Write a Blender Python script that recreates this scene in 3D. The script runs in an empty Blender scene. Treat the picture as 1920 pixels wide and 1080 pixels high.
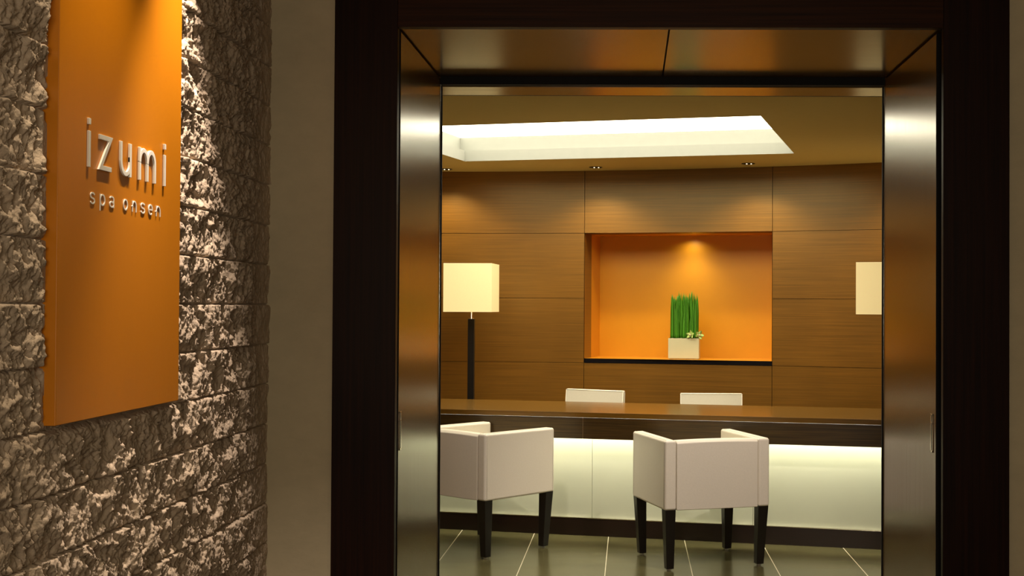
import bpy, bmesh, math, random
import numpy as np
from mathutils import Vector, Matrix

random.seed(7)
S = bpy.context.scene
COL = S.collection
R = math.radians

# ------------------------------------------------------------------ camera, world, exposure
EYE = 1.40
yaw, pitch, roll = math.atan(37 / 2400), 0.0141, 0.005
d = Vector((-math.sin(yaw) * math.cos(pitch), math.cos(yaw) * math.cos(pitch), math.sin(pitch)))
r0 = Vector((math.cos(yaw), math.sin(yaw), 0))
u0 = r0.cross(d)
rt = r0 * math.cos(roll) + u0 * math.sin(roll)
up = rt.cross(d)
cd = bpy.data.cameras.new('camera')
cam = bpy.data.objects.new('camera', cd)
COL.objects.link(cam)
cam.matrix_world = Matrix(((rt.x, up.x, -d.x, 0), (rt.y, up.y, -d.y, 0), (rt.z, up.z, -d.z, EYE), (0, 0, 0, 1)))
cd.sensor_width = 36
cd.lens = 45.0
cd.shift_x = (960 - 1145) / 1920
cd.clip_start = 0.05
S.camera = cam

w = bpy.data.worlds.new('world')
S.world = w
w.use_nodes = True
w.node_tree.nodes['Background'].inputs[0].default_value = (1.0, 0.8, 0.5, 1)
w.node_tree.nodes['Background'].inputs[1].default_value = 0.002
S.view_settings.view_transform = 'Standard'
S.view_settings.look = 'None'
S.view_settings.exposure = 0.0
S.view_settings.gamma = 1.0
S.view_settings.use_curve_mapping = False


def spot(name, loc, to, power, col, cone, blend=0.4, rad=0.02):
    l = bpy.data.lights.new(name, 'SPOT')
    l.energy = power
    l.color = col
    l.spot_size = R(cone)
    l.spot_blend = blend
    l.shadow_soft_size = rad
    o = bpy.data.objects.new(name, l)
    COL.objects.link(o)
    o.location = loc
    o.rotation_euler = (Vector(to) - Vector(loc)).to_track_quat('-Z', 'Y').to_euler()
    return o


def area(name, loc, to, power, col, sx, sy):
    l = bpy.data.lights.new(name, 'AREA')
    l.energy = power
    l.color = col
    l.shape = 'RECTANGLE'
    l.size = sx
    l.size_y = sy
    o = bpy.data.objects.new(name, l)
    COL.objects.link(o)
    o.location = loc
    o.rotation_euler = (Vector(to) - Vector(loc)).to_track_quat('-Z', 'Y').to_euler()
    return o


WARM = (1.0, 0.80, 0.52)
# foyer: two narrow downlights grazing the stone wall and the sign
spot('foyer_spot', (-0.88, 2.58, 2.74), (-0.90, 2.58, 0), 75, (1.0, 0.82, 0.58), 54, 0.8, 0.012)
spot('foyer_spot', (-0.88, 3.04, 2.74), (-0.90, 3.04, 0), 195, (1.0, 0.84, 0.70), 52, 0.7, 0.012)
# foyer: a ceiling downlight, then two added fill lights
spot('foyer_downlight', (0.15, 2.1, 2.72), (0.1, 2.3, 0), 8, (1.0, 0.84, 0.58), 118, 1.0, 0.10)
area('foyer_rear_fill', (0.0, -1.3, 1.5), (0.0, 3.9, 0.7), 34, (1.0, 0.86, 0.66), 1.2, 0.6)  # added fill from behind the camera to lift the plaster, no lamp there
area('foyer_ceiling_fill', (0.9, 0.6, 2.72), (0.9, 0.6, 0), 5, (1.0, 0.84, 0.58), 1.2, 1.2)  # added weak fill under the foyer ceiling, no fixture
# reception: ceiling downlights over the guest chairs, wall washers and the niche lamp
spot('chair_downlight', (0.9, 5.6, 2.43), (0.45, 6.95, 0.45), 175, (1.0, 0.86, 0.76), 62, 0.8, 0.05)
spot('chair_downlight', (-0.7, 5.6, 2.43), (-0.85, 7.1, 0.45), 95, (1.0, 0.86, 0.76), 62, 0.8, 0.05)
for x, y in ((-1.427, 9.837), (-0.267, 9.669), (0.859, 9.382), (2.0, 8.93)):
    spot('wall_washer', (x, y - 0.10, 2.44), (x, y - 0.10, 0), 38, (1.0, 0.86, 0.54), 130, 0.6, 0.04)
spot('niche_spot', (0.475, 10.09, 1.955), (0.475, 10.13, 1.2), 3.0, (1.0, 0.92, 0.66), 152, 1.0, 0.012)
spot('niche_spot', (0.46, 9.99, 1.955), (0.48, 10.08, 1.2), 9.0, (1.0, 0.90, 0.58), 104, 1.0, 0.02)

# ------------------------------------------------------------------ materials
def srgb(r, g, b):
    f = lambda c: (c / 255 / 12.92) if c / 255 <= 0.04045 else ((c / 255 + 0.055) / 1.055) ** 2.4
    return (f(r), f(g), f(b), 1)


def mat(name, col, rough=0.5, grain=None, amt=0.3, bump=0.0, metal=0.0, emit=0.0, emitcol=None, rvar=0.0, spec=0.5, patch=0.0, coat=0.0, tint=None):
    m = bpy.data.materials.new(name)
    m.use_nodes = True
    nt = m.node_tree
    b = nt.nodes['Principled BSDF']
    b.inputs['Base Color'].default_value = col
    b.inputs['Roughness'].default_value = rough
    b.inputs['Metallic'].default_value = metal
    b.inputs['Specular IOR Level'].default_value = spec
    b.inputs['Coat Weight'].default_value = coat
    b.inputs['Coat Roughness'].default_value = 0.1
    if tint:
        b.inputs['Specular Tint'].default_value = tint
    if emit:
        b.inputs['Emission Color'].default_value = emitcol or col
        b.inputs['Emission Strength'].default_value = emit
    if grain:
        tc = nt.nodes.new('ShaderNodeTexCoord')
        mp = nt.nodes.new('ShaderNodeMapping')
        mp.inputs['Scale'].default_value = grain
        nz = nt.nodes.new('ShaderNodeTexNoise')
        nz.inputs['Scale'].default_value = 1.0
        nz.inputs['Detail'].default_value = 5.0
        nz.inputs['Roughness'].default_value = 0.65
        nt.links.new(tc.outputs['Object'], mp.inputs[0])
        nt.links.new(mp.outputs[0], nz.inputs['Vector'])
        cr = nt.nodes.new('ShaderNodeMapRange')
        cr.inputs['From Min'].default_value = 0.3
        cr.inputs['From Max'].default_value = 0.7
        cr.inputs['To Min'].default_value = 1 - amt
        cr.inputs['To Max'].default_value = 1 + amt
        nt.links.new(nz.outputs['Fac'], cr.inputs['Value'])
        val = cr.outputs[0]
        if patch:
            n2 = nt.nodes.new('ShaderNodeTexNoise')
            n2.inputs['Scale'].default_value = 2.2
            n2.inputs['Detail'].default_value = 2.0
            nt.links.new(tc.outputs['Object'], n2.inputs['Vector'])
            c2 = nt.nodes.new('ShaderNodeMapRange')
            c2.inputs['From Min'].default_value = 0.3
            c2.inputs['From Max'].default_value = 0.7
            c2.inputs['To Min'].default_value = 1 - patch
            c2.inputs['To Max'].default_value = 1 + patch
            nt.links.new(n2.outputs['Fac'], c2.inputs['Value'])
            mu = nt.nodes.new('ShaderNodeMath')
            mu.operation = 'MULTIPLY'
            nt.links.new(val, mu.inputs[0])
            nt.links.new(c2.outputs[0], mu.inputs[1])
            val = mu.outputs[0]
        mx = nt.nodes.new('ShaderNodeVectorMath')
        mx.operation = 'SCALE'
        mx.inputs[0].default_value = col[:3]
        nt.links.new(val, mx.inputs['Scale'])
        nt.links.new(mx.outputs[0], b.inputs['Base Color'])
        if rvar:
            rr = nt.nodes.new('ShaderNodeMapRange')
            rr.inputs['To Min'].default_value = rough - rvar
            rr.inputs['To Max'].default_value = rough + rvar
            nt.links.new(nz.outputs['Fac'], rr.inputs['Value'])
            nt.links.new(rr.outputs[0], b.inputs['Roughness'])
        if bump:
            bp = nt.nodes.new('ShaderNodeBump')
            bp.inputs['Strength'].default_value = bump
            bp.inputs['Distance'].default_value = 0.004
            nt.links.new(nz.outputs['Fac'], bp.inputs['Height'])
            nt.links.new(bp.outputs[0], b.inputs['Normal'])
    return m


M = {}
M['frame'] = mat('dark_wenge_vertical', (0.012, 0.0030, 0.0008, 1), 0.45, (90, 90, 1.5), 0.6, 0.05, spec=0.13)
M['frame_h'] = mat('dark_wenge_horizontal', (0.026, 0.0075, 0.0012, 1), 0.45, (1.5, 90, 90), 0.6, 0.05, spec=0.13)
M['leaf'] = mat('glossy_brown_wood_vertical', (0.190, 0.095, 0.012, 1), 0.21, (60, 60, 0.9), 0.18, 0.008, rvar=0.03, spec=0.6, tint=(1, 0.86, 0.55, 1))
M['soffit'] = mat('glossy_brown_wood_soffit', (0.110, 0.055, 0.008, 1), 0.20, (1.0, 90, 90), 0.25, 0.01, rvar=0.04, spec=0.8)
M['wall'] = mat('brown_veneer', (0.165, 0.068, 0.007, 1), 0.36, (1.6, 1.6, 170), 0.34, 0.05, rvar=0.05, spec=0.9, tint=(1, 0.86, 0.5, 1), patch=0.10)
M['desk'] = mat('brown_desk_veneer', (0.120, 0.058, 0.008, 1), 0.20, (2.5, 60, 60), 0.25, 0.02)
M['apron'] = mat('black_brown_desk_front', (0.045, 0.025, 0.006, 1), 0.28, (3, 3, 160), 0.6, 0.06)
M['plinth'] = mat('black_plinth', (0.012, 0.005, 0.003, 1), 0.30, (2, 2, 90), 0.3, 0.02)
M['glass'] = mat('frosted_pale_glass', (0.50, 0.52, 0.38, 1), 0.32, (1.5, 1.5, 1.5), 0.04)
M['seam'] = mat('seam_dark', (0.01, 0.006, 0.004, 1), 0.6, (4, 4, 4), 0.1)
M['plaster'] = mat('beige_plaster', (0.50, 0.42, 0.275, 1), 0.85, (14, 14, 22), 0.05, 0.25, patch=0.05)
M['ceiling'] = mat('cream_ceiling_paint', (0.58, 0.46, 0.16, 1), 0.8, (20, 20, 20), 0.02, 0.05)
M['cove'] = mat('cream_cove_paint', (0.235, 0.24, 0.215, 1), 0.8, (20, 20, 20), 0.02)
M['sidewall'] = mat('room_side_wall', (0.25, 0.13, 0.05, 1), 0.5, (1.6, 1.6, 90), 0.2)
M['orange_sign'] = mat('orange_lacquer', (0.62, 0.205, 0.003, 1), 0.38, (8, 8, 1), 0.02)
M['orange_niche'] = mat('orange_niche_paint', (0.66, 0.275, 0.009, 1), 0.38, (6, 6, 6), 0.02)
M['letter'] = mat('silver_white_lettering', (0.85, 0.80, 0.70, 1), 0.5, (60, 60, 60), 0.04)
M['leather'] = mat('white_leather', (0.78, 0.72, 0.60, 1), 0.42, (140, 140, 140), 0.03, 0.10)
M['stitch'] = mat('leather_piping', (0.42, 0.37, 0.28, 1), 0.5, (50, 50, 50), 0.05)
M['black'] = mat('black_lacquer_wood', (0.008, 0.006, 0.005, 1), 0.35, (60, 60, 2), 0.2)
M['matte'] = mat('matte_black_paint', (0.006, 0.005, 0.004, 1), 0.6, (60, 60, 2), 0.2, spec=0.15)
M['chrome'] = mat('brushed_steel', (0.80, 0.76, 0.66, 1), 0.16, (200, 200, 3), 0.1, metal=1.0)
M['glide'] = mat('clear_plastic_glide', (0.45, 0.43, 0.38, 1), 0.3, (50, 50, 50), 0.05)
M['pot'] = mat('cream_ceramic', (0.58, 0.55, 0.36, 1), 0.35, (10, 10, 10), 0.02)
M['ledge'] = mat('black_stone_ledge', (0.006, 0.006, 0.008, 1), 0.12, (30, 30, 30), 0.2)
M['blade'] = mat('green_blade', (0.06, 0.23, 0.008, 1), 0.45, (90, 90, 3), 0.35)
M['petal'] = mat('lime_petal', (0.45, 0.58, 0.16, 1), 0.5, (40, 40, 40), 0.12)
M['lip'] = mat('pale_pink_lip', (0.75, 0.55, 0.45, 1), 0.5, (40, 40, 40), 0.1)
M['moss'] = mat('moss', (0.10, 0.12, 0.03, 1), 0.9, (60, 60, 60), 0.5, 0.3)
M['shade'] = mat('lit_cream_fabric_shade', (0.72, 0.61, 0.33, 1), 0.8, (260, 260, 260), 0.05, emit=0.37, emitcol=(1.0, 0.74, 0.34, 1))
M['bulb'] = mat('bulb', (1, 0.9, 0.7, 1), 0.4, emit=4.0, emitcol=(1, 0.8, 0.5, 1))
M['cove_glow'] = mat('emissive_cove_ceiling', (0.9, 0.9, 0.85, 1), 0.6, emit=7.0, emitcol=(1.0, 0.92, 0.70, 1))  # white ceiling surface; emission replaces light from LED strips in the trough
M['led'] = mat('led_strip', (0.9, 0.9, 0.85, 1), 0.6, emit=62.0, emitcol=(1.0, 0.95, 0.78, 1))
M['foyer_floor'] = mat('foyer_stone_floor', (0.05, 0.035, 0.02, 1), 0.4, (4, 4, 4), 0.15)

# stone: colour variation + fine bump on real relief
m = mat('split_face_stone', (0.47, 0.365, 0.265, 1), 0.9, (28, 28, 28), 0.16, 0.0, patch=0.10)
nt = m.node_tree
tc = nt.nodes.new('ShaderNodeTexCoord')
nz = nt.nodes.new('ShaderNodeTexNoise')
nz.inputs['Scale'].default_value = 160
nz.inputs['Detail'].default_value = 6
nt.links.new(tc.outputs['Object'], nz.inputs['Vector'])
bp = nt.nodes.new('ShaderNodeBump')
bp.inputs['Strength'].default_value = 0.7
bp.inputs['Distance'].default_value = 0.004
nt.links.new(nz.outputs['Fac'], bp.inputs['Height'])
nt.links.new(bp.outputs[0], nt.nodes['Principled BSDF'].inputs['Normal'])
M['stone'] = m

# floor tiles: 457 mm grid, light joints running in depth, faint joints across
m = mat('dark_green_grey_tile', (0.092, 0.082, 0.034, 1), 0.20, (1.5, 9, 9), 0.20, 0.04, rvar=0.06)
nt = m.node_tree
b = nt.nodes['Principled BSDF']
src = b.inputs['Base Color'].links[0].from_socket
tc = nt.nodes.new('ShaderNodeTexCoord')
sp = nt.nodes.new('ShaderNodeSeparateXYZ')
nt.links.new(tc.outputs['Object'], sp.inputs[0])


def line_mask(sock, off, half):
    a = nt.nodes.new('ShaderNodeMath'); a.operation = 'ADD'
    nt.links.new(sock, a.inputs[0]); a.inputs[1].default_value = off
    q = nt.nodes.new('ShaderNodeMath'); q.operation = 'PINGPONG'
    nt.links.new(a.outputs[0], q.inputs[0]); q.inputs[1].default_value = 0.2285
    c = nt.nodes.new('ShaderNodeMath'); c.operation = 'LESS_THAN'
    nt.links.new(q.outputs[0], c.inputs[0]); c.inputs[1].default_value = half
    return c.outputs[0]


mx1 = nt.nodes.new('ShaderNodeMix'); mx1.data_type = 'RGBA'
nt.links.new(line_mask(sp.outputs['Y'], -7.575 + 0.457 * 20, 0.0011), mx1.inputs['Factor'])
nt.links.new(src, mx1.inputs['A']); mx1.inputs['B'].default_value = (0.12, 0.11, 0.08, 1)
mx2 = nt.nodes.new('ShaderNodeMix'); mx2.data_type = 'RGBA'
nt.links.new(line_mask(sp.outputs['X'], 0.126 + 0.457 * 20, 0.0022), mx2.inputs['Factor'])
nt.links.new(mx1.outputs['Result'], mx2.inputs['A']); mx2.inputs['B'].default_value = (0.75, 0.68, 0.50, 1)
nt.links.new(mx2.outputs['Result'], b.inputs['Base Color'])
M['tile'] = m

# ------------------------------------------------------------------ mesh helpers
class MB:
    def __init__(s):
        s.v, s.f = [], []

    def add(s, vs, fs):
        o = len(s.v)
        s.v += [tuple(p) for p in vs]
        s.f += [tuple(i + o for i in f) for f in fs]
        return s

    def box(s, x0, x1, y0, y1, z0, z1):
        v = [(x, y, z) for z in (z0, z1) for y in (y0, y1) for x in (x0, x1)]
        return s.add(v, [(0, 2, 3, 1), (4, 5, 7, 6), (0, 1, 5, 4), (2, 6, 7, 3), (0, 4, 6, 2), (1, 3, 7, 5)])

    def quad(s, a, b, c, e):
        return s.add([a, b, c, e], [(0, 1, 2, 3)])

    def loft(s, rings, cap=True):
        n = len(rings[0])
        vs = [p for rg in rings for p in rg]
        fs = []
        for i in range(len(rings) - 1):
            for j in range(n):
                k = (j + 1) % n
                fs.append((i * n + j, i * n + k, (i + 1) * n + k, (i + 1) * n + j))
        if cap:
            fs.append(tuple(reversed(range(n))))
            fs.append(tuple((len(rings) - 1) * n + j for j in range(n)))
        return s.add(vs, fs)

    def cyl(s, cx, cy, z0, z1, r0_, r1_=None, n=20):
        r1_ = r0_ if r1_ is None else r1_
        ring = lambda z, r: [(cx + r * math.cos(2 * math.pi * i / n), cy + r * math.sin(2 * math.pi * i / n), z) for i in range(n)]
        return s.loft([ring(z0, r0_), ring(z1, r1_)])

    def ring(s, cx, cy, z0, z1, ri, ro, n=28):
        rg = lambda z, r: [(cx + r * math.cos(2 * math.pi * i / n), cy + r * math.sin(2 * math.pi * i / n), z) for i in range(n)]
        return s.loft([rg(z0, ri), rg(z1, ri), rg(z1, ro), rg(z0, ro), rg(z0, ri)], cap=False)

    def tube(s, pts, r, n=8):
        pts = [Vector(p) for p in pts]
        rings = []
        for i, p in enumerate(pts):
            t = (pts[min(i + 1, len(pts) - 1)] - pts[max(i - 1, 0)]).normalized()
            a = t.orthogonal().normalized() if abs(t.z) > 0.9 else t.cross(Vector((0, 0, 1))).normalized()
            c = t.cross(a)
            rings.append([tuple(p + a * r * math.cos(2 * math.pi * k / n) + c * r * math.sin(2 * math.pi * k / n)) for k in range(n)])
        return s.loft(rings)

    def build(s, name, mt, parent=None, bevel=0.0, seg=3, smooth=False, kind=None):
        me = bpy.data.meshes.new(name)
        me.from_pydata(s.v, [], s.f)
        bm = bmesh.new()
        bm.from_mesh(me)
        bmesh.ops.recalc_face_normals(bm, faces=bm.faces)
        bm.to_mesh(me)
        bm.free()
        me.materials.append(mt)
        if smooth:
            for p in me.polygons:
                p.use_smooth = True
        o = bpy.data.objects.new(name, me)
        COL.objects.link(o)
        if parent:
            o.parent = parent
        if kind:
            o['kind'] = kind
        if bevel:
            bv = o.modifiers.new('bevel', 'BEVEL')
            bv.width = bevel
            bv.segments = seg
            bv.limit_method = 'ANGLE'
            bv.harden_normals = False
            for p in me.polygons:
                p.use_smooth = True
            wn = o.modifiers.new('wn', 'WEIGHTED_NORMAL')
            wn.keep_sharp = True
        return o


def empty(name, loc, rz=0, label=None, cat=None, group=None):
    o = bpy.data.objects.new(name, None)
    COL.objects.link(o)
    o.location = loc
    o.rotation_euler = (0, 0, rz)
    o.empty_display_size = 0.05
    if label:
        o['label'] = label
    if cat:
        o['category'] = cat
    if group:
        o['group'] = group
    return o


def copy_tree(o, parent=None, label=None):
    c = o.copy()
    COL.objects.link(c)
    c.parent = parent
    for ch in o.children:
        copy_tree(ch, c)
    if label:
        c['label'] = label
    return c


# ------------------------------------------------------------------ structure: foyer side
PY = 3.915          # plaster face
FY = 3.89           # frame face
XL, XR = -0.715, 0.947      # clear opening at frame
HD = 2.255          # underside of head
ST = 'structure'
# foyer walls
wf = MB()
wf.box(-1.25, -0.86, PY, 4.92, 0, 2.75)
wf.box(1.10, 3.4, PY, 4.92, 0, 2.75)
wf.box(-0.86, 1.10, PY, 4.92, 2.42, 2.75)
wf.build('wall_front', M['plaster'], kind=ST)
MB().box(-1.5, 3.5, -1.6, 3.9, 2.75, 2.85).build('ceiling_foyer', M['plaster'], kind=ST)
MB().box(-1.5, 3.5, -1.6, 4.96, -0.1, 0).build('floor_foyer', M['foyer_floor'], kind=ST)
MB().box(-1.5, 3.5, -1.7, -1.6, 0, 2.75).build('wall_rear', M['plaster'], kind=ST)
MB().box(3.4, 3.5, -1.6, 3.9, 0, 2.75).build('wall_right', M['plaster'], kind=ST)

# ---- stone wall relief (real geometry)
rng = np.random.RandomState(3)


def gnoise(x, y, seed):
    xi = np.floor(x).astype(int); yi = np.floor(y).astype(int)
    xf = x - xi; yf = y - yi

    def g(ix, iy):
        h = (ix * 374761393 + iy * 668265263 + seed * 1442695041) & 0xffffffff
        h = ((h ^ (h >> 13)) * 1274126177) & 0xffffffff
        a = (h ^ (h >> 16)) / 4294967295.0 * 2 * np.pi
        return np.cos(a), np.sin(a)
    u = xf * xf * xf * (xf * (xf * 6 - 15) + 10); v = yf * yf * yf * (yf * (yf * 6 - 15) + 10)
    a = g(xi, yi); b_ = g(xi + 1, yi); c = g(xi, yi + 1); e = g(xi + 1, yi + 1)
    n00 = a[0] * xf + a[1] * yf
    n10 = b_[0] * (xf - 1) + b_[1] * yf
    n01 = c[0] * xf + c[1] * (yf - 1)
    n11 = e[0] * (xf - 1) + e[1] * (yf - 1)
    return ((n00 * (1 - u) + n10 * u) * (1 - v) + (n01 * (1 - u) + n11 * u) * v) * 1.5


ys = np.concatenate([np.arange(-1.6, 1.9, 0.025), np.arange(1.9, 3.9151, 0.0031)])
zs = np.concatenate([np.arange(0, 0.56, 0.02), np.arange(0.56, 2.36, 0.0031), np.arange(2.37, 2.751, 0.02)])
zs[-1] = 2.75
YY, ZZ = np.meshgrid(ys, zs)
CH = 0.1215
row = np.floor((ZZ - EYE) / CH).astype(int)
fz = (ZZ - EYE) / CH - row
# block ends per course
bl = np.zeros_like(YY); fy = np.zeros_like(YY); bw = np.ones_like(YY)
for r_ in range(row.min(), row.max() + 1):
    rr = np.random.RandomState(100 + r_)
    e = [-2.2 + rr.uniform(0, 0.4)]
    while e[-1] < 4.3:
        e.append(e[-1] + rr.choice([0.32, 0.45, 0.6]) * rr.uniform(0.9, 1.1))
    e = np.array(e)
    mk = row == r_
    idx = np.searchsorted(e, YY[mk]) - 1
    bl[mk] = idx + 37 * (r_ + 60)
    fy[mk] = (YY[mk] - e[idx]); bw[mk] = e[idx + 1] - e[idx]


def hsh(i, k):
    t = np.sin(i * 12.9898 + k * 78.233) * 43758.5453
    return t - np.floor(t)


edz = np.minimum(fz, 1 - fz) * CH
edy = np.minimum(fy, bw - fy)
ed = np.minimum(edz, edy)
ox = hsh(bl, 1) * 50; oy = hsh(bl, 2) * 50
wx = gnoise(YY * 11 + ox, ZZ * 11 + oy, 5)
wz = gnoise(YY * 13 + oy, ZZ * 13 + ox, 7)
wy2 = gnoise(YY * 45 + oy, ZZ * 35 + ox, 8)
rid = lambda n_: 1 - 2.2 * np.abs(n_)
tilt = (hsh(bl, 4) - 0.5) * (fy / bw - 0.5) * 0.012 + (hsh(bl, 5) - 0.35) * (0.5 - fz) * 0.010
big = gnoise(YY * 6.5 + ox + 0.5 * wx, ZZ * 11 + oy + 0.4 * wz, 1)
mid = rid(gnoise(YY * 15 + ZZ * 5 + ox + 0.9 * wx, ZZ * 11 + oy + 0.7 * wz, 2))
md2 = gnoise(YY * 34 + ZZ * 10 + ox + 1.2 * wz, ZZ * 24 + oy + wx, 9)
sm = rid(gnoise(YY * 70 + ZZ * 16 + ox + 2 * wx + 0.6 * wy2, ZZ * 46 + oy + 0.6 * wy2, 3))
fine = gnoise(YY * 150 + ox + wy2, ZZ * 100 + oy + wy2, 4)
vf = gnoise(YY * 270 + 2 * wy2, ZZ * 170 + 2 * wy2, 6)
step = np.clip(md2 * 3, -1, 1)
H_ = 0.017 + 0.007 * (hsh(bl, 3) - 0.5) + tilt + 0.012 * big + 0.0060 * mid + 0.0028 * step + 0.0042 * sm + 0.0036 * fine + 0.0022 * vf
fade = np.clip((3.915 - YY) / 0.25, 0.35, 1)
H_ = 0.012 + (H_ - 0.012) * fade
edge = np.clip(ed / 0.004, 0, 1)
H_ = H_ * (0.80 + 0.20 * edge)
H_ = np.where(ed < 0.0016, H_ * 0.45, H_)
H_ = np.clip(H_, -0.006, 0.045)
inp = (YY > 2.385) & (YY < 3.085) & (ZZ > 1.150)
H_ = np.where(inp, np.minimum(H_, 0.018), H_)
XX = -1.125 + H_
nv = YY.size
co = np.stack([XX.ravel(), YY.ravel(), ZZ.ravel()], 1)
nr, nc = YY.shape
i0 = (np.arange(nr - 1)[:, None] * nc + np.arange(nc - 1)[None, :]).ravel()
fa = np.stack([i0, i0 + 1, i0 + nc + 1, i0 + nc], 1)
me = bpy.data.meshes.new('wall_left')
me.vertices.add(nv)
me.vertices.foreach_set('co', co.ravel())
me.loops.add(fa.size)
me.loops.foreach_set('vertex_index', fa.ravel().astype(np.int32))
me.polygons.add(len(fa))
me.polygons.foreach_set('loop_start', (np.arange(len(fa)) * 4).astype(np.int32))
me.polygons.foreach_set('loop_total', np.full(len(fa), 4, dtype=np.int32))
me.update(calc_edges=True)
me.materials.append(M['stone'])
ow = bpy.data.objects.new('wall_left', me)
COL.objects.link(ow)
ow['kind'] = ST

# ---- door surround (casings, head, reveal)
fr = MB(); fr.box(-0.908, XL, FY, FY + 0.035, 0, 2.75)
t1 = fr.build('trim_1', M['frame'], bevel=0.0015, seg=2, kind=ST)
fr = MB(); fr.box(XR, 1.147, FY, FY + 0.025, 0, 2.75)
t2 = fr.build('trim_2', M['frame'], bevel=0.0015, seg=2, kind=ST)
MB().box(XL, XR, FY, FY + 0.035, HD - 0.005, 2.75).build('trim_3', M['frame_h'], bevel=0.0015, seg=2, kind=ST)
# casing backs / reveal pockets
MB().box(-0.90, -0.775, FY + 0.035, 4.92, 0, 2.42).build('trim_4', M['frame'], kind=ST)
MB().box(1.005, 1.14, FY + 0.025, 4.92, 0, 2.42).build('trim_5', M['frame'], kind=ST)
# soffit: two panels with a joint
sf = MB()
sf.box(-0.775, 0.113, FY + 0.037, 4.76, HD, HD + 0.03)
sf.box(0.119, 1.005, FY + 0.037, 4.76, HD, HD + 0.03)
sf.build('trim_6', M['soffit'], kind=ST)
MB().box(-0.775, 1.005, FY + 0.037, 4.92, HD + 0.03, 2.42).build('trim_7', M['frame_h'], kind=ST)
# head stop and inner head
hs = MB()
hs.box(-0.775, 1.005, 4.80, 4.985, 2.222, HD + 0.029)
hs.build('trim_8', M['soffit'], kind=ST)
MB().box(-0.90, 1.14, 4.985, 5.0, 2.222, 2.45).build('trim_12', M['frame_h'], kind=ST)
MB().box(-0.714, 0.943, 4.765, 4.80, 2.226, HD + 0.029).build('trim_11', M['matte'], kind=ST)
# jamb stops at the rear edge of the leaves
for nm, xa, xb, xc in (('trim_9', -0.775, XL + 0.004, -0.748), ('trim_10', 1.005, 0.9405, 0.984)):
    jb = MB()
    jb.box(min(xa, xb), max(xa, xb), 4.794, 4.806, 0, 2.225)
    jb.box(min(xa, xc), max(xa, xc), 4.806, 4.99, 0, 2.225)
    jb.build(nm, M['matte'], kind=ST)

# ---- door leaves, opened back against the reveal
def door(name, xface, sgn, y0, y1, hy):
    root = empty(name, (xface, y1, 0))
    root['kind'] = ST
    x0, x1 = sorted((0, -sgn * 0.045))
    MB().box(x0, x1, y0 - y1, 0, 0.012, 2.249).build('door_leaf', M['leaf'], root, bevel=0.0012, seg=2)
    x0, x1 = sorted((0.0004 * sgn, -sgn * 0.044))
    MB().box(x0, x1, 0.0005, 0.004, 0.012, 2.247).build('metal_edge_strip', M['chrome'], root)
    x0, x1 = sorted((-0.0003 * sgn, -sgn * 0.0455))
    MB().box(x0, x1, y0 - y1 - 0.003, y0 - y1 + 0.001, 0.012, 2.249).build('gap_shade_strip', M['matte'], root)  # black strip added on the leaf edge, stands in for shade in the gap
    # recessed flush pull: plate, recess cup and two screws
    hb = MB()
    a, b2 = sorted((sgn * 0.0002, sgn * 0.003))
    zc, hh = 1.008, 0.060
    yy = hy - y1
    hb.box(a, b2, yy - 0.013, yy - 0.007, zc - hh, zc + hh)
    hb.box(a, b2, yy + 0.007, yy + 0.013, zc - hh, zc + hh)
    hb.box(a, b2, yy - 0.013, yy + 0.013, zc + hh - 0.006, zc + hh)
    hb.box(a, b2, yy - 0.013, yy + 0.013, zc - hh, zc - hh + 0.006)
    hb.box(a, b2, yy - 0.013, yy + 0.013, zc + 0.028, zc + 0.034)
    h = hb.build('flush_pull', M['chrome'], root, bevel=0.0007, seg=2)
    a, b2 = sorted((sgn * 0.0001, sgn * 0.0006))
    MB().box(a, b2, yy - 0.007, yy + 0.007, zc - hh + 0.006, zc + hh - 0.006).build('pull_recess', M['black'], h)
    return root


door('door_1', -0.716, 1, 3.955, 4.79, 3.985)
door('door_2', 0.945, -1, 3.975, 4.79, 4.02)

# ------------------------------------------------------------------ structure: reception side
HC = 2.45
ANG = R(-13.2)
ca, sa = math.cos(ANG), math.sin(ANG)
cc = Vector((-0.250, 8.172))
CW, CD = 2.39, 1.765


def cv(u_, v_, z):     # cove frame -> world
    return (cc.x + u_ * ca - v_ * sa, cc.y + u_ * sa + v_ * ca, z)


# curved back wall: circle through the measured joints
pts = [(-1.487, 10.03), (-0.358, 9.935), (1.060, 9.585), (1.812, 9.29)]
A_ = np.array([[2 * x, 2 * y, 1] for x, y in pts]); B_ = np.array([x * x + y * y for x, y in pts])
sol = np.linalg.lstsq(A_, B_, rcond=None)[0]
WC = (sol[0], sol[1]); WR = math.sqrt(sol[2] + sol[0] ** 2 + sol[1] ** 2)
ang = lambda x, y: math.atan2(y - WC[1], x - WC[0])
aL, aR = ang(-0.358, 9.935), ang(1.060, 9.585)     # niche bay edges (angle decreases to the right)
bay = aL - aR


def wp(a, z, off=0.0):       # off > 0 : behind the wall face
    return (WC[0] + (WR + off) * math.cos(a), WC[1] + (WR + off) * math.sin(a), z)


# ceiling with the rotated rectangular opening
cl = MB()
oc = [(-3.4, 10.7), (3.9, 10.7), (3.9, 4.99), (-3.4, 4.99)]
ic = [cv(-CW / 2, CD / 2, HC), cv(CW / 2, CD / 2, HC), cv(CW / 2, -CD / 2, HC), cv(-CW / 2, -CD / 2, HC)]
for i in range(4):
    j = (i + 1) % 4
    cl.quad((*oc[i], HC), (*oc[j], HC), ic[j], ic[i])
cl.build('ceiling_reception', M['ceiling'], kind=ST)
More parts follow.
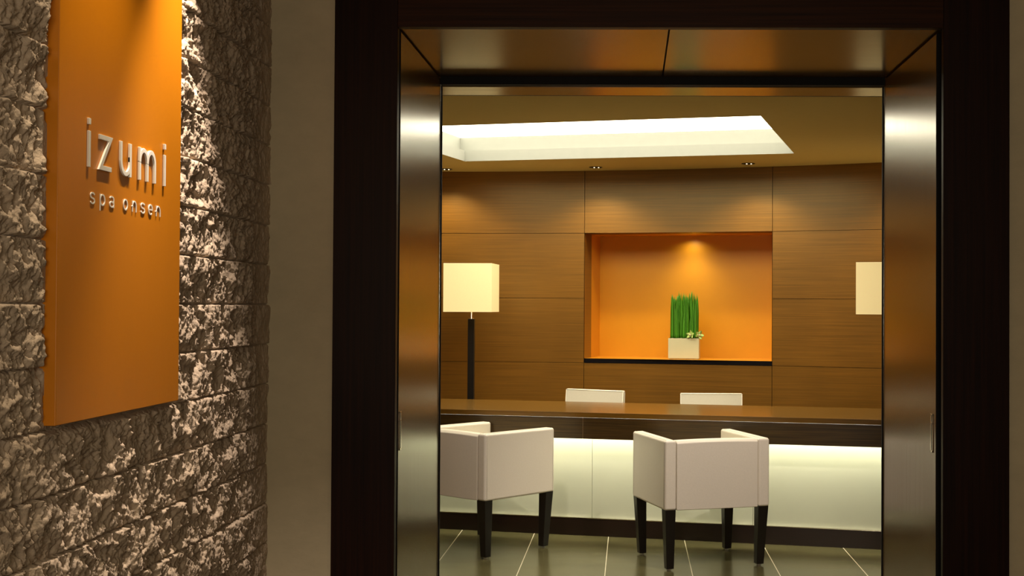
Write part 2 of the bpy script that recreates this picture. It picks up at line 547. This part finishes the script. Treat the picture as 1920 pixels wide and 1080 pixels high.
# cove: lip, hidden shelf, upper upstand
co_ = MB()
cn = ((-1, 1), (1, 1), (1, -1), (-1, -1))
e1, z1, z2 = 0.06, 2.527, 2.635
for i in range(4):
    j = (i + 1) % 4
    P0 = lambda k, ex, z: cv(cn[k][0] * (CW / 2 + ex), cn[k][1] * (CD / 2 + ex), z)
    co_.quad(P0(i, 0, HC), P0(j, 0, HC), P0(j, 0, z1), P0(i, 0, z1))
    co_.quad(P0(i, 0, z1), P0(j, 0, z1), P0(j, e1, z1 + 0.001), P0(i, e1, z1 + 0.001))
    co_.quad(P0(i, e1, z1), P0(j, e1, z1), P0(j, e1, z2), P0(i, e1, z2))
co_.build('trim_13', M['cove'], kind=ST)
lp = MB()  # cove ceiling, glowing itself in place of the hidden trough LEDs
q = lambda k, z: cv(cn[k][0] * (CW / 2 + e1 - 0.002), cn[k][1] * (CD / 2 + e1 - 0.002), z)
lp.loft([[q(k, z2 - 0.004) for k in range(4)], [q(k, z2 + 0.02) for k in range(4)]])
o = lp.build('emissive_cove_ceiling', M['cove_glow'])
o['label'] = 'white cove ceiling filling the recess, made emissive in place of hidden LED strips'
o['category'] = 'cove ceiling'

# floor
MB().box(-3.4, 3.9, 4.96, 10.7, -0.1, 0).build('floor_reception', M['tile'], kind=ST)
# side walls and the inner face of the foyer wall
MB().box(-3.0, -2.9, 5.0, 10.4, 0, HC).build('wall_reception_left', M['sidewall'], kind=ST)
MB().box(3.5, 3.6, 5.0, 10.4, 0, HC).build('wall_reception_right', M['sidewall'], kind=ST)
iw = MB()
iw.box(-3.0, -0.775, 4.92, 5.0, 0, HC)
iw.box(1.005, 3.6, 4.92, 5.0, 0, HC)
iw.build('wall_reception_front', M['sidewall'], kind=ST)

# back wall panels: veneer sheets with 4 mm joints before a dark backing
zj = [0.0, 0.455, 0.960, 1.460, 1.965, HC]
nb0, nb1 = -2, 4
G = 0.0020
wb = MB()
for kbay in range(nb0 + 0, nb1):
    a0 = aL - kbay * bay; a1 = a0 - bay
    for zi in range(5):
        if kbay == 0 and zi in (2, 3):
            continue
        z0_, z1_ = zj[zi] + G * 0.8, zj[zi + 1] - (G * 0.8 if zi < 4 else 0)
        b0, b1 = a0 - G / WR, a1 + G / WR
        n = 12
        fr_ = [[wp(b0 + (b1 - b0) * i / n, z, 0) for i in range(n + 1)] for z in (z0_, z1_)]
        bk = [[wp(b0 + (b1 - b0) * i / n, z, 0.018) for i in range(n + 1)] for z in (z0_, z1_)]
        vs = fr_[0] + fr_[1] + bk[0] + bk[1]
        m_ = n + 1
        fs = []
        for i in range(n):
            fs.append((i, i + 1, m_ + i + 1, m_ + i))
            fs.append((i, i + 1, 2 * m_ + i + 1, 2 * m_ + i))
            fs.append((m_ + i, m_ + i + 1, 3 * m_ + i + 1, 3 * m_ + i))
        fs.append((0, m_, 3 * m_, 2 * m_)); fs.append((n, m_ + n, 3 * m_ + n, 2 * m_ + n))
        wb.add(vs, fs)
wall = wb.build('wall_back', M['wall'], kind=ST)
bk = MB()
for kbay in range(nb0, nb1):
    for (za, zb) in (((0, HC),) if kbay != 0 else ((0, 0.955), (1.968, HC))):
        n = 8
        for i in range(n):
            p, q_ = aL - kbay * bay - bay * i / n, aL - kbay * bay - bay * (i + 1) / n
            bk.quad(wp(p, za, 0.019), wp(q_, za, 0.019), wp(q_, zb, 0.019), wp(p, zb, 0.019))
bk.build('joint_backing', M['seam'], wall)
# niche lining (straight box behind the curved face)
NZ0, NZ1 = 0.993, 1.963
nl = Vector(wp(aL - 0.0020 / WR, 0, 0)); nrr = Vector(wp(aR + 0.0020 / WR, 0, 0))
ux = (nrr - nl).normalized(); nyv = Vector((-ux.y, ux.x, 0))


def np_(s_, t_, z):
    p = nl + ux * s_ + nyv * t_
    return (p.x, p.y, z)


NWd = (nrr - nl).length
Dn = 0.46
# wooden reveal at the front, orange lining behind
nw = MB()
nw.quad(np_(0, 0.0, NZ0), np_(0, 0.20, NZ0), np_(0, 0.20, NZ1), np_(0, 0.0, NZ1))
nw.quad(np_(NWd, 0.0, NZ0), np_(NWd, 0.20, NZ0), np_(NWd, 0.20, NZ1), np_(NWd, 0.0, NZ1))
nw.quad(np_(0, 0.0, NZ1), np_(NWd, 0.0, NZ1), np_(NWd, 0.20, NZ1), np_(0, 0.20, NZ1))
nw.build('niche_wood_edge', M['wall'], wall)
no = MB()
no.quad(np_(0, 0.20, NZ0), np_(0, Dn, NZ0), np_(0, Dn, NZ1), np_(0, 0.20, NZ1))
no.quad(np_(NWd, 0.20, NZ0), np_(NWd, Dn, NZ0), np_(NWd, Dn, NZ1), np_(NWd, 0.20, NZ1))
no.quad(np_(0, Dn, NZ0), np_(NWd, Dn, NZ0), np_(NWd, Dn, NZ1), np_(0, Dn, NZ1))
no.quad(np_(0, 0.20, NZ1), np_(NWd, 0.20, NZ1), np_(NWd, Dn, NZ1), np_(0, Dn, NZ1))
no.quad(np_(0, 0.012, NZ0 + 0.0006), np_(NWd, 0.012, NZ0 + 0.0006), np_(NWd, Dn, NZ0 + 0.0006), np_(0, Dn, NZ0 + 0.0006))
o = no.build('niche_lining', M['orange_niche'], wall)
o['label'] = 'bright orange painted recess'
sh = MB()
n = 10
rings = []
for i in range(n + 1):
    a = aL - 0.001 + (aR + 0.001 - aL) * i / n
    f1 = wp(a, 0, -0.004); bk2 = np_(NWd * i / n, Dn, 0)
    rings.append([(f1[0], f1[1], 0.9605), (bk2[0], bk2[1], 0.9605), (bk2[0], bk2[1], NZ0), (f1[0], f1[1], NZ0)])
sh.loft(rings)
sh.build('niche_shelf', M['ledge'], wall)

# ------------------------------------------------------------------ recessed downlights in the reception ceiling
dl = empty('recessed_downlight', (-0.267, 9.669, HC), 0, 'small recessed ceiling downlight above the left edge of the orange niche', 'downlight', 'recessed downlights near the curved wall')
MB().ring(0, 0, -0.003, 0.004, 0.046, 0.050).build('rim', M['black'], dl, smooth=False)
MB().cyl(0, 0, -0.0025, -0.0005, 0.046).build('dark_baffle', M['black'], dl)
for x in (-0.011, 0.022):
    MB().cyl(x, 0, -0.005, -0.002, 0.005, 0.005, 12).build('lamp_lens', M['bulb'], dl)
for (x, y, lb) in ((0.859, 9.382, 'small recessed ceiling downlight above the right edge of the orange niche'),
                   (-1.427, 9.837, 'small recessed ceiling downlight above the left lamp beside the door')):
    c = copy_tree(dl, None, lb)
    c.location = (x, y, HC)

# ------------------------------------------------------------------ reception desk
DA = R(-12.3)
desk = empty('reception_desk', (0.0, 7.76, 0), DA, 'long dark brown reception desk with glowing white glass front', 'reception desk')
# local: x along desk, y away from the guests; plinth face at y=0
DT = 0.760
OV = -0.125
x0, x1 = -2.35, 3.1
MB().box(x0, x1, OV, OV + 0.83, DT - 0.030, DT).build('desktop', M['desk'], desk, bevel=0.0007, seg=2)
ap = MB()
jx = (-1.27, -0.262, 2.0)
xs = [x0] + list(jx) + [x1]
for a, b2 in zip(xs[:-1], xs[1:]):
    ap.box(a + 0.001, b2 - 0.001, OV + 0.004, OV + 0.030, DT - 0.158, DT - 0.031)
ap.build('apron', M['apron'], desk, bevel=0.001, seg=2)
for a in jx:
    MB().box(a - 0.0012, a + 0.0012, OV + 0.0045, OV + 0.008, DT - 0.157, DT - 0.032).build('apron_joint_strip', M['chrome'], desk)
for a, b2 in zip((-2.34, -1.22, -0.237, 0.746, 1.729), (-1.22, -0.237, 0.746, 1.729, 3.08)):
    MB().box(a + 0.001, b2 - 0.001, 0.018, 0.030, 0.104, DT - 0.03).build('glass_panel', M['glass'], desk)
MB().box(x0 + 0.01, x1 - 0.01, 0.0, 0.05, 0.0, 0.104).build('plinth', M['plinth'], desk, bevel=0.001, seg=2)
MB().box(x0 + 0.01, x1 - 0.01, -0.001, 0.017, 0.1043, 0.1085).build('plinth_edge_strip', M['chrome'], desk)
MB().box(x0 + 0.02, x1 - 0.02, OV + 0.036, OV + 0.062, DT - 0.050, DT - 0.031).build('led_strip', M['led'], desk)
for a in (x0 + 0.02, x1 - 0.06):
    MB().box(a, a + 0.04, 0.03, 0.40, 0.0, DT - 0.03).build('end_panel', M['apron'], desk)

# ------------------------------------------------------------------ white tub armchairs
def tub_chair(loc, rz, label):
    root = empty('tub_armchair', loc, rz, label, 'armchair', 'white leather armchairs in front of the desk')
    W2, Dp, zb, zt, at = 0.300, 0.550, 0.322, 0.692, 0.066
    y0_, y1_ = -Dp / 2, Dp / 2
    for s_ in (-1, 1):
        xa, xb = sorted((s_ * W2, s_ * (W2 - at)))
        o = MB().box(xa, xb, y0_, y1_, zb, zt).build('arm', M['leather'], root, bevel=0.014, seg=4)
        # piping line round the outer face, inset from its border
        xo = s_ * (W2 + 0.0001)
        i_ = 0.0135
        pp = [(xo - s_ * i_, y0_ - 0.0002, zb + 0.01), (xo - s_ * i_, y0_ - 0.0002, zt - 0.012)]
        tb = MB()
        tb.tube([(s_ * (W2 - 0.012), y0_ + 0.012, zt - 0.0002), (s_ * (W2 - 0.012), y1_ - 0.012, zt - 0.0002)], 0.0011, 6)
        tb.tube([(s_ * (W2 - at + 0.012), y0_ + 0.012, zt - 0.0002), (s_ * (W2 - at + 0.012), y1_ - 0.012, zt - 0.0002)], 0.0009, 6)
        tb.tube([(xo, y0_ + 0.0155, zb + 0.014), (xo, y0_ + 0.0155, zt - 0.014)], 0.0009, 6)
        tb.tube([(xo, y1_ - 0.0155, zb + 0.014), (xo, y1_ - 0.0155, zt - 0.014)], 0.0009, 6)
        tb.build('piping', M['stitch'], o, smooth=True)
    # back: slab between the arms, slightly bowed inwards at the top
    wi = W2 - at - 0.0015
    bkm = MB()
    n = 12
    rings = []
    for i in range(n + 1):
        x = -wi + 2 * wi * i / n
        bow = 0.016 * (1 - (x / wi) ** 2)
        zt_ = zt - 0.004 + 0.006 * (1 - (x / wi) ** 2)
        rings.append([(x, y0_ + 0.003 - 0.006 * (1 - (x / wi) ** 2), zb + 0.001), (x, y0_ + 0.085 - bow, zb + 0.001),
                      (x, y0_ + 0.078 - bow, zt_ - 0.012), (x, y0_ + 0.066 - bow, zt_), (x, y0_ + 0.018, zt_), (x, y0_ + 0.004 - 0.006 * (1 - (x / wi) ** 2), zt_ - 0.014)])
    bkm.loft(rings)
    bkm.build('backrest', M['leather'], root, bevel=0.004, seg=2)
    MB().box(-wi, wi, y0_ + 0.09, y1_ - 0.012, zb + 0.001, zb + 0.05).build('seat_frame', M['leather'], root, bevel=0.006)
    MB().box(-wi + 0.002, wi - 0.002, y0_ + 0.09, y1_ - 0.004, zb + 0.052, zb + 0.130).build('seat_cushion', M['leather'], root, bevel=0.022, seg=5)
    for sx in (-1, 1):
        for sy in (-1, 1):
            cx, cy = sx * (W2 - 0.034), sy * (Dp / 2 - 0.034)
            px, py = sx * (W2 - 0.042), sy * (Dp / 2 - 0.048)
            a, b2 = 0.0295, 0.0205
            sq = lambda X, Y, h, z: [(X - h, Y - h, z), (X + h, Y - h, z), (X + h, Y + h, z), (X - h, Y + h, z)]
            lg = MB().loft([sq(px, py, b2, 0.010), sq(cx, cy, a, zb + 0.004)]).build('leg', M['black'], root, bevel=0.002, seg=2)
            MB().cyl(px, py, 0.0, 0.011, 0.011, 0.012, 14).build('glide', M['glide'], lg)
    return root


tub_chair((0.387, 7.107, 0), R(18), 'white leather tub armchair turned slightly left, standing whole in view before the desk')
tub_chair((-0.842, 7.425, 0), R(-40.5), 'white leather tub armchair turned right, partly hidden behind the left door')

# ------------------------------------------------------------------ chairs behind the desk
def desk_chair(loc, rz, label, wd, top):
    root = empty('desk_chair', loc, rz, label, 'chair', 'white backed chairs behind the desk')
    h = wd / 2
    # chair faces the desk (local -y); back at +y
    bm_ = MB()
    rings = []
    for z, yy, t in ((0.47, 0.20, 0.05), (0.62, 0.215, 0.048), (top - 0.02, 0.235, 0.036), (top, 0.237, 0.030)):
        rings.append([(-h, yy, z), (h, yy, z), (h, yy + t, z), (-h, yy + t, z)])
    bm_.loft(rings)
    bk_ = bm_.build('backrest', M['leather'], root, bevel=0.006)
    tb = MB()
    tb.tube([(-h + 0.001, 0.2365, top - 0.004), (h - 0.001, 0.2365, top - 0.004)], 0.0018, 6)
    for s_ in (-1, 1):
        tb.tube([(s_ * (h - 0.001), 0.2005, 0.48), (s_ * (h - 0.001), 0.2365, top - 0.004)], 0.0018, 6)
    tb.build('piping', M['leather'], bk_, smooth=True)
    MB().box(-h, h, -0.24, 0.20, 0.40, 0.47).build('seat', M['leather'], root, bevel=0.015, seg=4)
    for sx in (-1, 1):
        for sy in (-1, 1):
            X, Y = sx * (h - 0.03), sy * 0.19
            sq = lambda k, z: [(X - k, Y - k, z), (X + k, Y - k, z), (X + k, Y + k, z), (X - k, Y + k, z)]
            MB().loft([sq(0.015, 0.0), sq(0.021, 0.402)]).build('leg', M['black'], root, bevel=0.002, seg=2)
    return root


desk_chair((-0.355, 8.72, 0), R(-27), 'white chair back turned at an angle, left one behind the desk', 0.452, 0.816)
desk_chair((0.568, 8.68, 0), R(0.5), 'white chair back seen square on, below the planter behind the desk', 0.428, 0.797)

# ------------------------------------------------------------------ floor lamps
def floor_lamp(loc, rz, label):
    root = empty('floor_lamp', loc, rz, label, 'floor lamp', 'square shade floor lamps beside the curved wall')
    MB().box(-0.14, 0.14, -0.14, 0.14, 0, 0.022).build('base', M['black'], root, bevel=0.003)
    MB().box(-0.0235, 0.0235, -0.0235, 0.0235, 0.022, 1.300).build('pole', M['black'], root, bevel=0.002)
    nk = MB().cyl(0, 0, 1.300, 1.306, 0.020, 0.020, 20)
    nk.cyl(0, 0, 1.306, 1.40, 0.010, 0.010, 16)
    nk.build('neck', M['chrome'], root, smooth=False)
    h, t = 0.178, 0.004
    sd = MB()
    za, zb_ = 1.352, 1.708
    q = lambda k, z: [(-k, -k, z), (k, -k, z), (k, k, z), (-k, k, z)]
    sd.loft([q(h, za), q(h, zb_), q(h - t, zb_), q(h - t, za), q(h, za)], cap=False)
    sh_ = sd.build('lamp_shade', M['shade'], root)
    sp_ = MB()
    sp_.tube([(-h + 0.003, 0, 1.40), (h - 0.003, 0, 1.40)], 0.003, 6)
    sp_.tube([(0, -h + 0.003, 1.40), (0, h - 0.003, 1.40)], 0.003, 6)
    sp_.build('shade_spider', M['chrome'], sh_)
    gb = MB()
    n = 14
    rr_ = [(0.012, 1.40), (0.026, 1.44), (0.032, 1.475), (0.026, 1.51), (0.010, 1.53)]
    gb.loft([[(r_ * math.cos(2 * math.pi * i / n), r_ * math.sin(2 * math.pi * i / n), z) for i in range(n)] for r_, z in rr_])
    gb.build('light_bulb', M['bulb'], root, smooth=True)
    l = bpy.data.lights.new('lamp_bulb_light', 'POINT')
    l.energy = 2.2
    l.color = (1.0, 0.74, 0.42)
    l.shadow_soft_size = 0.035
    lo = bpy.data.objects.new('lamp_bulb_light', l)
    COL.objects.link(lo)
    lo.parent = root
    lo.location = (0, 0, 1.57)
    return root


floor_lamp((-1.180, 9.50, 0), R(-3), 'floor lamp with lit cream square shade on black pole, left of the niche')
floor_lamp((1.766, 8.875, 0), R(-19), 'floor lamp at right, only part of its lit cream shade showing')

# ------------------------------------------------------------------ planter in the niche
pl = empty('grass_planter', (0.419, 9.93, NZ0 + 0.0008), R(-8), 'square cream planter with upright green blades and two orchids in niche', 'plant')
h = 0.119
pt = MB()
q = lambda k, z, ky=None: [(-k, -(ky or k), z), (k, -(ky or k), z), (k, (ky or k), z), (-k, (ky or k), z)]
hy_ = 0.055
pt.box(-h + 0.006, h - 0.006, -hy_ + 0.006, hy_ - 0.006, 0, 0.006)
pt.loft([q(h, 0.006, hy_), q(h, 0.160, hy_), q(h - 0.006, 0.160, hy_ - 0.006), q(h - 0.006, 0.012, hy_ - 0.006)], cap=False)
pt.box(-h + 0.001, h - 0.001, -hy_ + 0.001, hy_ - 0.001, 0.006, 0.012)
pt.build('pot', M['pot'], pl, bevel=0.0015, seg=2)
ms = MB()
nx, ny = 24, 8
vs = []
for j in range(ny + 1):
    for i in range(nx + 1):
        vs.append((-h + 0.007 + (2 * h - 0.014) * i / nx, -hy_ + 0.007 + (2 * hy_ - 0.014) * j / ny, 0.156 + random.uniform(0, 0.010)))
ms.add(vs, [(j * (nx + 1) + i, j * (nx + 1) + i + 1, (j + 1) * (nx + 1) + i + 1, (j + 1) * (nx + 1) + i) for j in range(ny) for i in range(nx)])
ms.build('moss', M['moss'], pl)['kind'] = 'stuff'


def blade_mesh(hgt, wd, lean, tw, tip):
    mb = MB()
    n = 12
    rings = []
    for i in range(n + 1):
        t = i / n
        wk = wd * (1 if t < 0.62 else max(0.02, (1 - (t - 0.62) / 0.38) ** 0.8))
        a = tw * t
        cx, cy, z = lean * t * t, 0.004 * math.sin(tip + t * 2), hgt * t
        dx, dy = math.cos(a) * wk / 2, math.sin(a) * wk / 2
        nx_, ny2 = -math.sin(a) * 0.0009, math.cos(a) * 0.0009
        fold = wk * 0.12
        rings.append([(cx - dx, cy - dy, z), (cx + nx_, cy + ny2 + fold, z), (cx + dx, cy + dy, z), (cx - nx_, cy - ny2 + fold * 0.6, z)])
    mb.loft(rings)
    return mb


protos = []
for k in range(9):
    o = blade_mesh(random.uniform(0.30, 0.36), random.uniform(0.016, 0.024), random.uniform(-0.004, 0.004), random.uniform(-0.25, 0.25), k).build('leaf_blade', M['blade'], pl, smooth=True)
    protos.append(o)
slots = [(-0.104 + 0.208 * (i + 0.5) / 22 + random.uniform(-0.003, 0.003), j) for j in range(4) for i in range(22)]
for k, (x, j) in enumerate(slots):
    o = protos[k] if k < 9 else protos[random.randrange(9)].copy()
    if k >= 9:
        COL.objects.link(o)
        o.parent = pl
    o.location = (x, -0.030 + j * 0.020 + random.uniform(-0.004, 0.004), 0.155)
    o.rotation_euler = (random.uniform(-0.02, 0.02), random.uniform(-0.02, 0.02), random.uniform(-0.5, 0.5))
    o.scale = (1, 1, random.uniform(0.93, 1.06))


def orchid(loc, rot, sc):
    root = MB()
    core = []
    ctr = MB()
    n = 10
    ctr.loft([[(0.006 * s_ * math.cos(2 * math.pi * i / n), -0.004 - z, 0.005 * s_ * math.sin(2 * math.pi * i / n)) for i in range(n)] for s_, z in ((0.5, 0), (1.1, 0.004), (1.0, 0.010), (0.4, 0.014))])
    c = ctr.build('orchid_flower', M['lip'], pl, smooth=True)
    for k, (a, L, wd) in enumerate(((90, 0.030, 0.021), (20, 0.028, 0.023), (160, 0.028, 0.023), (-40, 0.027, 0.019), (-140, 0.027, 0.019))):
        mb = MB()
        rings = []
        for i in range(7):
            t = i / 6
            wk = wd * math.sin(math.pi * (0.12 + 0.83 * t)) / 2 + 0.0006
            rad = 0.003 + L * t
            yb = -0.010 * t * t * 1.2 + 0.002
            ar = R(a)
            cx, cz = math.cos(ar) * rad, math.sin(ar) * rad
            tx, tz = -math.sin(ar) * wk, math.cos(ar) * wk
            rings.append([(cx - tx, yb - 0.003, cz - tz), (cx, yb, cz), (cx + tx, yb - 0.003, cz + tz), (cx, yb + 0.0012, cz)])
        mb.loft(rings)
        mb.build('petal', M['petal'], c, smooth=True)
    c.location = loc
    c.rotation_euler = rot
    c.scale = (sc, sc, sc)
    return c


orchid((0.056, -0.058, 0.184), (R(-15), 0, R(-25)), 1.15)
orchid((0.118, -0.052, 0.184), (R(-10), R(25), R(25)), 1.15)

# ------------------------------------------------------------------ orange sign with raised lettering
sg = empty('spa_sign', (-1.085, 2.74, 1.168), 0, 'tall orange wall sign with raised pale letters on rough stone wall', 'sign')
SX, SY, SZ = -1.085, 2.74, 1.168
MB().box(-0.033, 0, 2.405 - SY, 3.064 - SY, 0, 2.42 - SZ).build('sign_board', M['orange_sign'], sg, bevel=0.0015, seg=2)


def arc(cy, cz, ry, rz_, a0, a1, n=14):
    return [(cy + ry * math.cos(R(a0 + (a1 - a0) * i / n)), cz + rz_ * math.sin(R(a0 + (a1 - a0) * i / n))) for i in range(n + 1)]


def stroke(mb, pts, t, x0_, x1_):
    """ribbon of width t along a (y,z) polyline, extruded from x0_ to x1_"""
    P = [Vector(p) for p in pts]
    L, Rr = [], []
    for i, p in enumerate(P):
        if i == 0:
            t0 = (P[1] - p).normalized(); nn = Vector((-t0.y, t0.x)); k = 1
        elif i == len(P) - 1:
            t0 = (p - P[-2]).normalized(); nn = Vector((-t0.y, t0.x)); k = 1
        else:
            ta = (p - P[i - 1]).normalized(); tb_ = (P[i + 1] - p).normalized()
            na = Vector((-ta.y, ta.x)); nb_ = Vector((-tb_.y, tb_.x))
            nn = (na + nb_).normalized(); k = 1 / max(0.35, nn.dot(na))
        L.append(p + nn * t / 2 * k); Rr.append(p - nn * t / 2 * k)
    rings = [[(x0_, l.x, l.y), (x1_, l.x, l.y), (x1_, r_.x, r_.y), (x0_, r_.x, r_.y)] for l, r_ in zip(L, Rr)]
    mb.loft(rings)


def letter(ch, y, wd, xh, base, t, dep):
    """glyph ch, left edge y, width wd, x-height xh, baseline base"""
    y -= SY
    b_ = base - SZ
    mb = MB()
    h2 = t / 2
    x0_, x1_ = 0.0004, dep
    cnt = []
    strk = lambda p: (cnt.append(1), stroke(mb, p, t, x0_ - 0.0001 * len(cnt), x1_ + 0.00018 * len(cnt)))
    if ch == 'i':
        strk([(y + wd / 2, b_), (y + wd / 2, b_ + xh)])
        strk([(y + wd / 2, b_ + xh * 1.175), (y + wd / 2, b_ + xh * 1.175 + t * 1.25)])
    elif ch == 'z':
        strk([(y, b_ + xh - h2), (y + wd - t * 0.45, b_ + xh - h2), (y + t * 0.55, b_ + h2), (y + wd, b_ + h2)])
    elif ch == 'u':
        r_ = wd / 2 - h2
        strk([(y + h2, b_ + xh)] + arc(y + wd / 2, b_ + h2 + r_ * 1.1, r_, r_ * 1.1, 180, 360) + [(y + wd - h2, b_ + xh * 0.6)])
        strk([(y + wd - h2, b_), (y + wd - h2, b_ + xh)])
    elif ch == 'n':
        r_ = wd / 2 - h2
        strk([(y + h2, b_), (y + h2, b_ + xh)])
        strk([(y + h2, b_ + xh - h2 - r_ * 1.1)] + arc(y + wd / 2, b_ + xh - h2 - r_ * 1.1, r_, r_ * 1.1, 180, 0) + [(y + wd - h2, b_)])
    elif ch == 'm':
        r_ = (wd - t) / 4
        strk([(y + h2, b_), (y + h2, b_ + xh)])
        for k in (0, 1):
            cy = y + h2 + r_ + 2 * r_ * k
            strk([(cy - r_, b_ + xh - h2 - r_ * 1.2 - 0.002)] + arc(cy, b_ + xh - h2 - r_ * 1.2, r_, r_ * 1.2, 180, 0) + [(cy + r_, b_)])
    elif ch == 'o':
        strk(arc(y + wd / 2, b_ + xh / 2, wd / 2 - h2, xh / 2 - h2, 90, 450, 24))
    elif ch == 'p':
        strk([(y + h2, b_ - xh * 0.42), (y + h2, b_ + xh)])
        strk(arc(y + wd / 2, b_ + xh / 2, wd / 2 - h2, xh / 2 - h2, 90, 450, 24))
    elif ch == 'a':
        strk(arc(y + wd / 2, b_ + xh * 0.72, wd / 2 - h2, xh * 0.28 - h2, 160, 0, 10) + [(y + wd - h2, b_)])
        strk(arc(y + wd / 2, b_ + xh * 0.29, wd / 2 - h2, xh * 0.29 - h2, 80, 440, 20))
    elif ch == 'e':
        strk([(y + h2, b_ + xh * 0.5), (y + wd - h2, b_ + xh * 0.5)])
        strk(arc(y + wd / 2, b_ + xh / 2, wd / 2 - h2, xh / 2 - h2, 0, 310, 20))
    elif ch == 's':
        r1, r2 = xh * 0.25 - h2 * 0.5, xh * 0.25 - h2 * 0.5
        top = arc(y + wd / 2, b_ + xh - h2 - r1, wd / 2 - h2, r1, 20, 255, 14)
        bot = arc(y + wd / 2, b_ + h2 + r2, wd / 2 - h2, r2, 75, -160, 14)
        strk(top + bot)
    o = mb.build('letter', M['letter'], sg, bevel=0.0006 if t > 0.008 else 0.0, seg=2)
    return o


# big word: left edges / widths along the wall (metres)
t_, xh_, bs_ = 0.0100, 0.0725, 1.6725
for ch, y, wd in (('i', 2.530, t_), ('z', 2.584, 0.060), ('u', 2.690, 0.060), ('m', 2.794, 0.098), ('i', 2.944, t_)):
    letter(ch, y, wd, xh_, bs_, t_, 0.0045)
t_, xh_, bs_ = 0.0030, 0.0245, 1.600
for ch, xa, xb in (('s', 365, 402), ('p', 441, 482), ('a', 517, 552), ('o', 625, 660), ('n', 695, 728), ('s', 762, 795), ('e', 822, 855), ('n', 882, 915)):
    f2 = lambda X: 1.085 * 2380 / (1181.5 - (X / 4.154 + 80))
    letter(ch, f2(xa), f2(xb) - f2(xa), xh_, bs_, t_, 0.0015)
